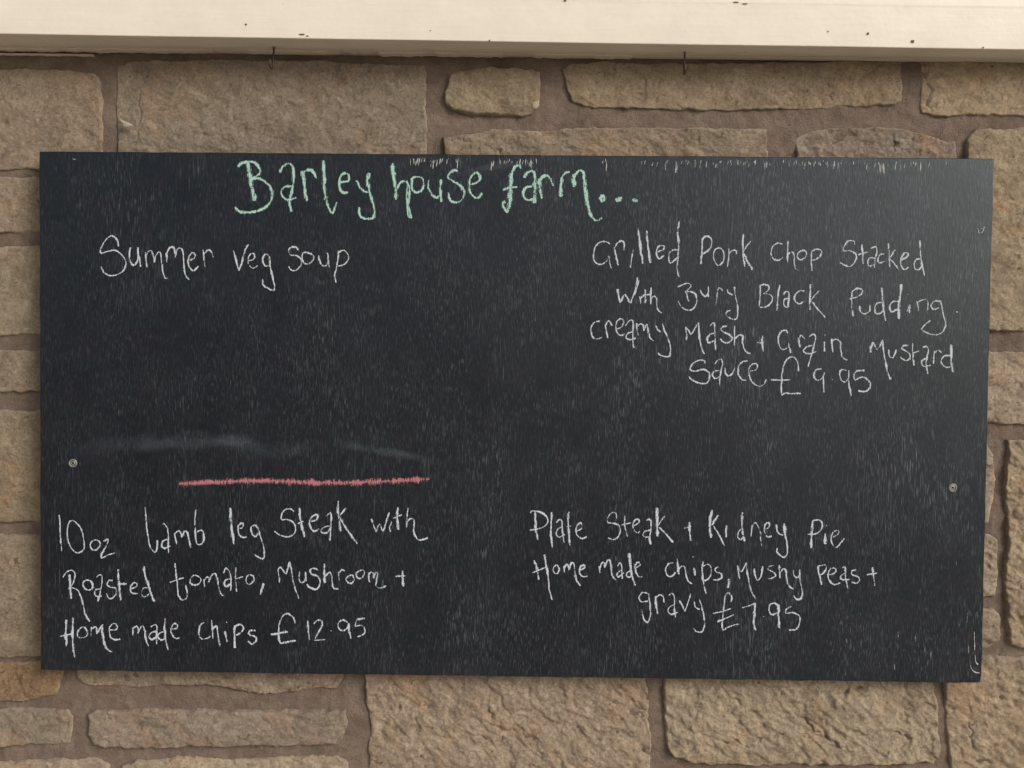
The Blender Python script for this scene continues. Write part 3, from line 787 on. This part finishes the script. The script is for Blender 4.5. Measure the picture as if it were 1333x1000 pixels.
write([(760, 290, Z6, '''228,185 190,165 140,170 100,210 85,280 95,340 145,362 195,335 215,290 ; 215,285 222,340 238,398
262,215 280,290 298,370; 265,220 290,180 325,158 350,180 348,240
430,235 415,310 403,392
*470,45 482,130 495,250 510,355 
*543,70 550,150 565,260 578,350
640,255 690,230 695,205 660,200 635,230 632,280 655,312 695,285
*825,-12 815,80 822,180; 822,180 818,300 808,400 825,470; 815,235 770,240 740,270 740,330 755,350 790,325 812,300
1025,140 1025,220 1015,360; 1022,150 1060,118 1105,140 1105,200 1075,245 1025,275
1150,225 1125,270 1135,335 1165,370 1205,340 1215,270 1190,225 1150,225'''),
(920, 290, Z6, '''190,225 190,300 180,382; 190,270 225,240 255,245 258,275
318,98 312,200 318,300 330,382; 382,160 345,205 318,250 ; *325,270 350,330 398,405
655,185 615,178 570,210 558,270 580,315 625,325 662,300
705,160 700,250 700,342; 700,275 735,255 758,280 760,350 770,400 798,412
795,262 785,300 815,322 855,300 865,260 840,240 795,262
908,240 905,320 912,420; 910,250 950,230 995,245 985,290 945,320 912,325'''),
(1080, 290, Z6, '''215,190 210,160 160,160 120,215 125,245 180,245 230,280 220,335 180,378 130,370 88,345
280,190 285,270 290,358; 245,280 290,265 330,255
358,222 400,210 410,250 395,310 388,392; 395,310 350,305 328,340 340,375 375,370 395,345
475,270 435,280 418,320 430,350 475,335
508,180 515,270 520,385; 565,235 530,290 515,310; 520,312 560,355 602,412
618,325 665,300 682,270 655,262 625,295 615,340 628,390 655,405 685,385
783,155 785,240 795,340 822,460; 790,315 750,320 730,365 745,405 775,405 800,375'''),
(760, 350, Z6, '''*292,175 300,230 315,292; 315,292 335,260 350,225 375,250 400,298; 405,298 425,240 450,170 465,75; 440,230 460,160 478,100
485,240 490,270 495,300
530,180 535,240 530,300; 490,260 520,230 575,222
583,160 580,230 580,308; 582,265 605,238 628,255 632,310 645,360 678,385
815,158 865,135 905,125 928,145 915,170 880,200 ; 880,195 895,230 908,282 ; 880,200 930,200 970,225 978,290 950,345 905,360 850,335 818,280
1005,180 1030,225 1060,240 1078,205; 1080,155 1080,245
1158,180 1155,250 1143,320; 1158,190 1175,165 1205,190'''),
(920, 360, Z6, '''178,115 190,145 225,160; 240,90 245,160 262,230 268,300 258,365 215,368 170,340 175,305 205,295
465,70 462,160 455,262; 465,80 500,70 535,85 530,120 490,150 ; 490,150 540,155 570,185 550,235 510,265 460,268
635,72 620,140 615,220 608,295
665,155 690,130 712,145 710,200 705,265; 705,190 675,200 665,240 690,268 715,255
845,125 800,128 765,165 765,210 800,238 845,215
*902,68 895,170 895,292; 978,122 940,160 905,205; 910,215 960,280 1028,355'''),
(1080, 360, Z6, '''192,140 190,220 190,280 205,345; 190,135 235,105 280,115 275,150 230,180 172,195
258,255 265,300 300,325 345,300 350,250
*450,98 458,180 465,270 482,385; 462,225 415,230 390,270 400,320 435,322 465,295
*622,68 610,160 600,260 600,368; 598,215 545,220 520,260 535,305 575,290 600,265
695,245 690,318; 672,305 692,250; -678,155 684,157
755,215 765,260 770,298; 762,225 800,205 835,200 850,230 850,292
955,215 905,215 880,250 900,285 945,272 ; 960,210 975,270 990,350 1005,420 980,480 930,505 860,495 800,462 825,420 872,382
*1100,312 1106,304'''),
(760, 400, Z6, '''138,122 95,130 65,170 65,230 90,270 125,275 158,260
185,150 195,210 208,268; 188,160 215,118 245,160
283,190 330,170 345,120 318,100 285,130 278,190 300,235 330,245 355,232
362,160 395,118 420,115 428,160 425,240 425,300 432,352; 425,215 385,225 365,262 400,282 450,268
460,140 462,190 472,245; 465,170 490,145 515,160 520,205; 520,205 545,150 555,190 570,260 605,292
625,160 640,195 665,215; 680,140 695,190 725,260 748,330 752,375 740,425 690,425 645,405 650,395
892,285 890,230 882,170 ; 882,170 910,205 930,235 960,190 992,132 ; *992,132 998,200 1005,290; 1005,290 1030,380 1048,405
1095,160 1125,135 1135,170 1138,260 1142,372; 1130,225 1090,240 1068,285 1085,308 1145,285
1240,165 1205,170 1190,195 1220,220 1265,240 1285,275 1260,305 1215,305 1182,275'''),
(920, 360, Z6, '''242,425 240,510 238,600; 240,545 280,510 312,520 310,570 325,630 350,660 378,668
435,573 495,578; 482,515 482,590 490,650
700,495 690,468 650,475 620,530 628,600 660,635 695,620; 708,575 715,615 728,665'''),
(880, 430, Z6, '''1062,65 1068,110 1075,148; 1065,75 1085,45 1118,75
1155,55 1190,35 1210,55 1200,120 1185,180 1160,260 1145,318; 1180,130 1135,145 1105,175 1130,200 1180,200 1215,182
*1285,100 1285,185; -1288,40 1294,44
250,290 245,265 200,260 140,295 125,340 165,355 235,340 285,370 285,430 255,462 190,455 130,425 112,400
-335,295 360,262 390,252 402,290 390,350; 392,340 380,410 378,485; 375,350 335,355 315,385 340,420 385,395
425,325 430,375 455,395 490,375 510,320
620,265 575,275 540,320 540,380 570,425 610,435
640,355 690,345 705,310 690,290 655,300 630,345 640,410 670,460 720,485 760,470 782,425
1062,355 1058,290 1030,240 990,235 945,275 925,340 915,430 912,500 918,560 ; 918,565 950,545 1000,550 1082,548 ; 820,430 900,432 992,430
1260,335 1215,345 1195,390 1215,430 1250,430 1275,400 ; 1285,365 1278,440 1285,540'''),
(1060, 420, Z6, '''150,140 155,200 160,258; 155,160 190,145 225,170 228,230 240,290 260,315 285,325
*490,260 487,220 510,170 ; 510,170 540,235 ; 540,235 570,200 590,150; 590,150 598,240 615,330; *615,330 635,430 660,492
645,235 650,290 680,305 700,270 710,235
815,200 775,200 760,225 800,250 830,280 820,320 785,328 745,300
852,180 852,260 865,372; 852,265 905,248
940,215 975,208 990,240 975,300 970,360 985,445; 975,310 940,325 930,355 950,380 1010,372
1040,245 1035,300 1032,358; 1040,265 1070,240 1102,260
*1188,190 1188,280 1190,360 1202,430; 1185,285 1130,290 1100,330 1120,375 1160,390 1190,372
280,415 235,410 220,450 235,500 270,515 295,480 ; 300,415 300,520 318,635
435,415 360,425 345,470 355,505 ; 355,500 400,475 450,485 485,540 465,585 425,600 380,590; -156,494 162,497''')],
CHALK, 2.65, None)
write([(60, 650, Z6, '''118,135 122,220 125,330 138,450
235,182 200,200 185,270 190,350 225,430 275,465 325,435 330,370 310,270 265,205 225,180
440,352 400,365 385,405 410,440 450,430 470,385 440,352
500,365 540,348 525,400 495,455 480,488 490,508 550,478 602,466
860,70 868,170 880,290 900,400 940,458 962,430 965,355
1012,225 1020,210 1050,245 1062,320 1060,400 1062,475; 1055,345 1015,365 1005,405 1030,425 1080,405
1115,290 1125,340 1135,390; 1118,300 1150,275 1170,290 1180,330 ; 1180,330 1200,280 1225,285 1240,350 1255,420'''),
(240, 650, Z6, '''102,90 92,180 98,290 108,380 145,390 170,350 165,285 140,268 112,285
*402,75 400,150 410,250 430,390
465,250 500,250 512,215 490,208 468,240 475,300 505,330 540,328
640,250 610,225 580,245 590,300 620,322 645,290 ; 640,240 660,320 685,400 695,470 685,515 650,505 610,480
955,110 925,85 880,88 845,130 845,175 890,175 945,200 965,250 950,300 900,325 830,310 780,275
*998,75 1005,160 1020,240 1045,330; 985,212 1035,190'''),
(400, 650, Z6, '''35,190 75,180 92,140 70,135 30,165 20,215 45,270 75,275 105,255
165,145 200,118 208,150 205,230 195,360 ; 200,230 150,240 118,270 135,292 175,285 205,240
*272,15 268,110 280,200 288,278 ; 338,75 300,120 275,150; *280,150 330,240 380,310 435,385
558,170 575,225 598,282 ; 598,282 625,215 655,278 ; 660,278 685,200 712,115
735,195 715,240 722,282
*785,70 780,160 790,265 ; 745,165 820,135
875,75 865,160 862,245 ; 865,200 890,172 925,175 925,240 930,300 965,350 1000,350 1045,335'''),
(60, 720, Z6, '''148,210 180,165 225,148 252,180 245,240 215,295 ; *205,185 210,280 218,395 ; 212,300 265,315 300,370 325,460 345,540 380,595
345,235 322,270 340,310 385,320 408,285 390,245 345,235
440,210 460,190 485,195 485,250 475,330 450,420; 475,310 430,320 425,360 450,378 485,370
580,235 545,240 532,275 560,295 605,305 610,350 575,392 545,390 525,350
*630,140 628,220 640,310 648,410 ; 632,270 700,265
740,310 785,290 785,262 755,262 735,300 745,345 800,352
*850,115 860,190 890,280 920,370 940,420 ; 890,300 845,305 832,350 850,380 890,360 905,330'''),
(210, 710, Z6, '''120,155 130,250 142,350 150,430 180,472 220,455 225,400 210,345 ; 75,322 130,300 195,280
290,258 255,285 255,325 290,345 335,325 340,285 290,258
370,290 374,330 378,360 ; 372,310 395,275 415,285 412,320 ; 415,320 435,265 465,245 485,280 500,360 520,425 545,435
540,240 560,200 590,225 605,290 602,395 ; 600,290 560,300 545,335 570,355 605,330
648,190 645,280 655,400 ; 650,290 710,270
760,255 740,280 738,320 765,338 800,310 800,270 760,255
*890,330 875,380 860,425'''),
(350, 710, Z6, '''92,322 88,260 80,210 100,185 ; 100,185 130,225 150,250 ; 150,250 165,200 182,140 ; 182,140 198,220 212,310 235,390 262,462
268,225 262,290 280,322 310,310 318,270 ; 318,230 320,270 325,310
430,215 390,198 358,220 375,250 425,270 445,320 430,365 400,382 350,360 330,335
*482,160 480,240 488,325 ; 488,270 525,235 545,260 550,320 565,370 605,378
605,230 612,305; 608,240 635,212 658,222
715,256 670,290 690,325 725,325 740,285 715,256
815,213 758,240 770,280 800,285 828,250 815,213
865,235 868,290 875,320 ; 868,250 890,232 910,250 908,285 ; 910,285 925,235 942,245 935,300 930,350 960,370 1018,352
1100,268 1190,265 ; *1160,220 1160,290 1170,355'''),
(60, 780, Z6, '''*175,180 172,280 178,408 ; *235,160 232,280 235,400 250,505 ; 125,322 230,300
310,242 272,290 285,330 330,332 362,300 345,255 310,242
395,240 392,325 ; 395,260 425,240 440,250 440,300 ; 440,300 475,245 497,215 ; *497,215 490,280 500,360; *500,360 530,430 575,460
555,265 605,265 622,240 600,210 565,225 548,265 565,330 600,352 645,345
752,245 755,315 ; 755,260 780,235 800,250 798,295; 798,295 820,245 845,235 860,280 870,350 888,408
910,240 945,220 962,240 958,320 960,390 ; 955,275 910,295 895,330 920,348 960,325
*1035,165 1030,260 1038,350; 1038,350 1058,440 ; 1030,280 985,295 975,330 1000,355 1035,340
1090,260 1135,250 1135,220 1110,212 1085,260 1095,310 1125,340 1160,335'''),
(240, 780, Z5, '''135,155 110,170 98,215 112,262 155,260 175,245
182,140 188,200 192,262; 190,200 215,180 225,240 238,318
*270,215 285,285; -280,153 286,157
*335,175 335,250 338,325; 338,180 375,168 395,195 375,225 345,240
475,210 440,210 432,235 470,250 482,275 450,300 425,280
742,160 725,120 690,97 655,115 635,165 630,215 632,260 640,295 ; *640,295 690,285 745,275 ; *578,235 630,228 690,215
*822,145 828,210 835,272
865,165 885,142 915,145 918,180 890,230 868,272 ; 868,275 940,270
-976,210 982,213
1090,155 1060,140 1030,155 1032,195 1060,210 1090,190 1098,160; 1098,160 1100,210 1112,262
*1205,128 1150,135; 1150,135 1140,180 ; 1140,182 1185,175 1205,205 1195,235 1155,252''')],
CHALK, 2.7, None)
write([(670, 640, Z6, '''138,185 150,168 210,175 260,200 288,245 270,290 220,318 130,335 ; *178,180 180,260 185,340 205,422
*320,180 318,270 315,380 325,485
360,270 385,245 410,260 412,330 428,442 ; 412,305 375,325 362,370 385,395 435,370
*470,175 465,270 470,370 480,465 ; 450,305 490,298
535,345 580,320 582,280 560,275 535,310 535,365 565,400 595,405 625,390
885,235 880,195 850,180 812,215 808,265 860,275 905,295 915,350 890,400 850,415 808,400
955,210 955,290 978,390 ; 925,290 1010,270
1030,300 1075,270 1072,242 1045,245 1025,290 1040,340 1065,358 1085,345
1140,250 1165,240 1185,260 1180,330 1170,400 1182,460 ; 1175,335 1130,345 1112,375 1135,395 1175,390
*1233,140 1238,240 1235,300 1238,388 ; 1300,215 1275,245 1240,300'''),
(850, 640, Z6, '''50,310 100,355 175,442
270,318 335,300 ; *318,265 318,340 328,425
*515,160 498,230 495,320 505,400 ; *568,205 540,240 515,290 ; 525,300 570,370 620,470
*635,290 635,395
*775,180 770,260 775,350 795,430 ; 765,325 740,350 735,395 755,415 785,400 
858,290 850,390 ; 855,330 880,270 905,290 930,350 935,420 942,468
970,330 1005,310 1012,280 990,270 968,300 968,350 990,390 1030,388
1068,285 1080,345 1105,372 1130,375; *1138,275 1145,360 1162,450; 1162,450 1165,530 1140,570 1100,550 1075,520 1080,490'''),
(960, 640, Z6, '''*655,250 648,330 640,400 642,490 ; 655,250 710,248 738,285 720,335 680,365 610,370
*758,365 760,455 ; -770,293 776,297
830,395 870,370 880,345 860,335 825,360 812,410 825,460 855,485 890,450 928,405'''),
(670, 710, Z6, '''*168,130 190,190 200,250 212,298 ; *258,78 270,160 290,260; 290,260 300,380 325,472 ; 155,238 220,210 285,185
360,170 335,205 345,240 375,240 385,200 360,170
425,180 430,235 ; 428,200 450,165 465,180 470,215; 470,215 490,155 512,160 522,220 530,290 570,350
568,215 605,195 605,172 582,175 562,210 570,255 600,272 630,265
735,180 740,238 ; 738,200 755,155 775,150 780,190 ; 780,195 800,140 825,130 838,190 845,260 880,302
892,180 912,150 930,180 930,240 932,290 ; 925,215 895,235 888,265 905,272 945,235
*992,68 1000,160 1015,260; 1015,260 1048,350 ; 1005,215 975,240 975,270 1000,275 1015,258
1050,195 1085,175 1082,150 1060,150 1045,180 1052,230 1075,270 1105,272'''),
(820, 710, Z6, '''375,150 335,160 310,210 325,260 360,268 395,235
*408,115 415,180 425,250 ; 415,215 450,180 475,190 485,250 505,310 542,335
*555,195 568,260 ; -543,98 549,102
*632,140 628,220 630,300; 630,300 645,360 660,415 ; 635,180 680,165 705,200 700,260 665,300 640,305
765,185 738,205 750,230 790,245 795,280 760,300 722,298
*855,290 858,330 848,368
932,175 940,230 950,290 ; 935,185 965,230 ; 968,230 1010,150 ; 1012,150 1015,220 1030,300 1050,390 1090,465
1078,200 1085,260 1108,302 1140,260 1150,180
1245,175 1205,185 1200,210 1240,230 1262,260 1230,285 1195,290'''),
(960, 710, Z6, '''362,170 368,285 ; 368,240 395,205 420,220 425,290 445,350 485,378
485,215 490,260 520,280 540,250; 540,210 540,290 555,370 562,430 540,468 505,462 485,435
*695,180 708,250 730,340 ; 695,180 760,170 768,200 745,240 712,258
790,255 840,240 855,210 830,195 800,210 785,260 800,310 840,340 890,325
910,195 930,190 935,240 940,300 960,375 ; 930,240 895,265 905,295 970,295
1030,210 990,225 995,255 1040,270 1058,300 1030,328 990,318
1122,255 1210,240 ; 1170,190 1180,270 1192,350'''),
(820, 750, ZG, '''130,125 90,120 65,155 85,185 130,180 ; *135,125 145,200 146,240; 146,240 148,280 130,332 100,310 85,240
*185,145 190,210 200,272 ; 188,155 215,135 240,150 245,190
280,140 305,125 322,160 320,230 328,300 ; 318,205 285,225 275,255 300,275 345,262
*358,175 378,215 398,255 ; 398,255 420,190 442,120
465,185 475,225 505,240 ; 500,165 520,225 535,300 540,350 522,400 480,400 458,375
730,185 735,150 712,120 690,140 680,200 672,280 665,350 672,395 ; 675,390 730,360 790,345 ; 600,270 670,255 730,235 ; 630,330 690,305 750,280
810,228 860,215 905,195 ; *905,195 898,280 895,340 908,392
-963,290 969,294
1075,215 1045,195 1010,210 1008,260 1030,278 1065,265 ; *1075,205 1075,300 1080,375
1165,220 1130,240 1128,275 ; 1128,270 1180,265 1225,290 1225,340 1200,385 1150,390''')],
CHALK, 2.55, None)
ink = Ink()
ink.stroke([(232, 630), (260, 628.5), (300, 627), (350, 626), (430, 628.5), (480, 627.5), (530, 625), (559, 623.5)], 8.6, .35)
ink.build('chalk_underline', PINK, 'thick pink chalk line')
for P, w_ in (([(88, 586), (150, 580), (220, 575), (280, 573), (320, 578), (345, 586), (385, 584), (430, 580)], 26), ([(255, 571), (290, 573), (315, 577), (345, 590)], 13),
              ([(425, 574), (480, 584), (520, 591), (585, 606)], 13), ([(600, 228), (640, 217), (690, 212)], 14)):
    ink = Ink(); ink.stroke(P, w_, 1, 2)
    L = max(ink.UV); ink.UV = [u / L for u in ink.UV]
    ink.build('chalk_smudge', SMEAR, 'faint wiped smear of chalk')
# paint scraped off along the top edge and at the lower right corner
ink = Ink(); R_ = random.Random(3)
for i in range(150):
    px = R_.choice((R_.uniform(530, 600), R_.uniform(640, 700), R_.uniform(780, 1010), R_.uniform(930, 1230), R_.uniform(880, 1240)))
    py = 198.5 + (px - 52) * 9 / 1241 + R_.uniform(3, 8); L = R_.choice((3, 4, 5, 6, 8, 12)) * R_.uniform(.6, 1.2)
    ink.stroke([(px, py), (px + R_.uniform(-1.6, .8), py + L)], R_.uniform(.9, 1.9), .5)
for i in range(10):
    px = R_.choice((R_.uniform(1190, 1272), R_.uniform(1100, 1270), R_.uniform(1232, 1272))); py = R_.uniform(700, 878) if px > 1230 else R_.uniform(820, 880)
    ink.stroke([(px, py), (px + R_.uniform(-.6, .6), py + R_.uniform(5, 14))], R_.uniform(.5, .9), .4)
ink.stroke([(1268, 822), (1268.5, 840), (1269.5, 858), (1271, 864)], 1.1)
ink.stroke([(1263, 866), (1265, 871), (1269, 875), (1275, 876)], 2.2); ink.stroke([(1271, 863), (1273, 865)], 2.4)
ink.stroke([(1273, 297), (1274, 303), (1277, 304), (1280, 300), (1281, 295)], 1.6); ink.stroke([(95, 207), (99, 208)], 2)
for (x, y) in ((127, 215), (206, 203), (700, 200)): pass
o = ink.build('scraped_paint', NICK, 'short bare scratches along the top edge and corner', 'stuff')
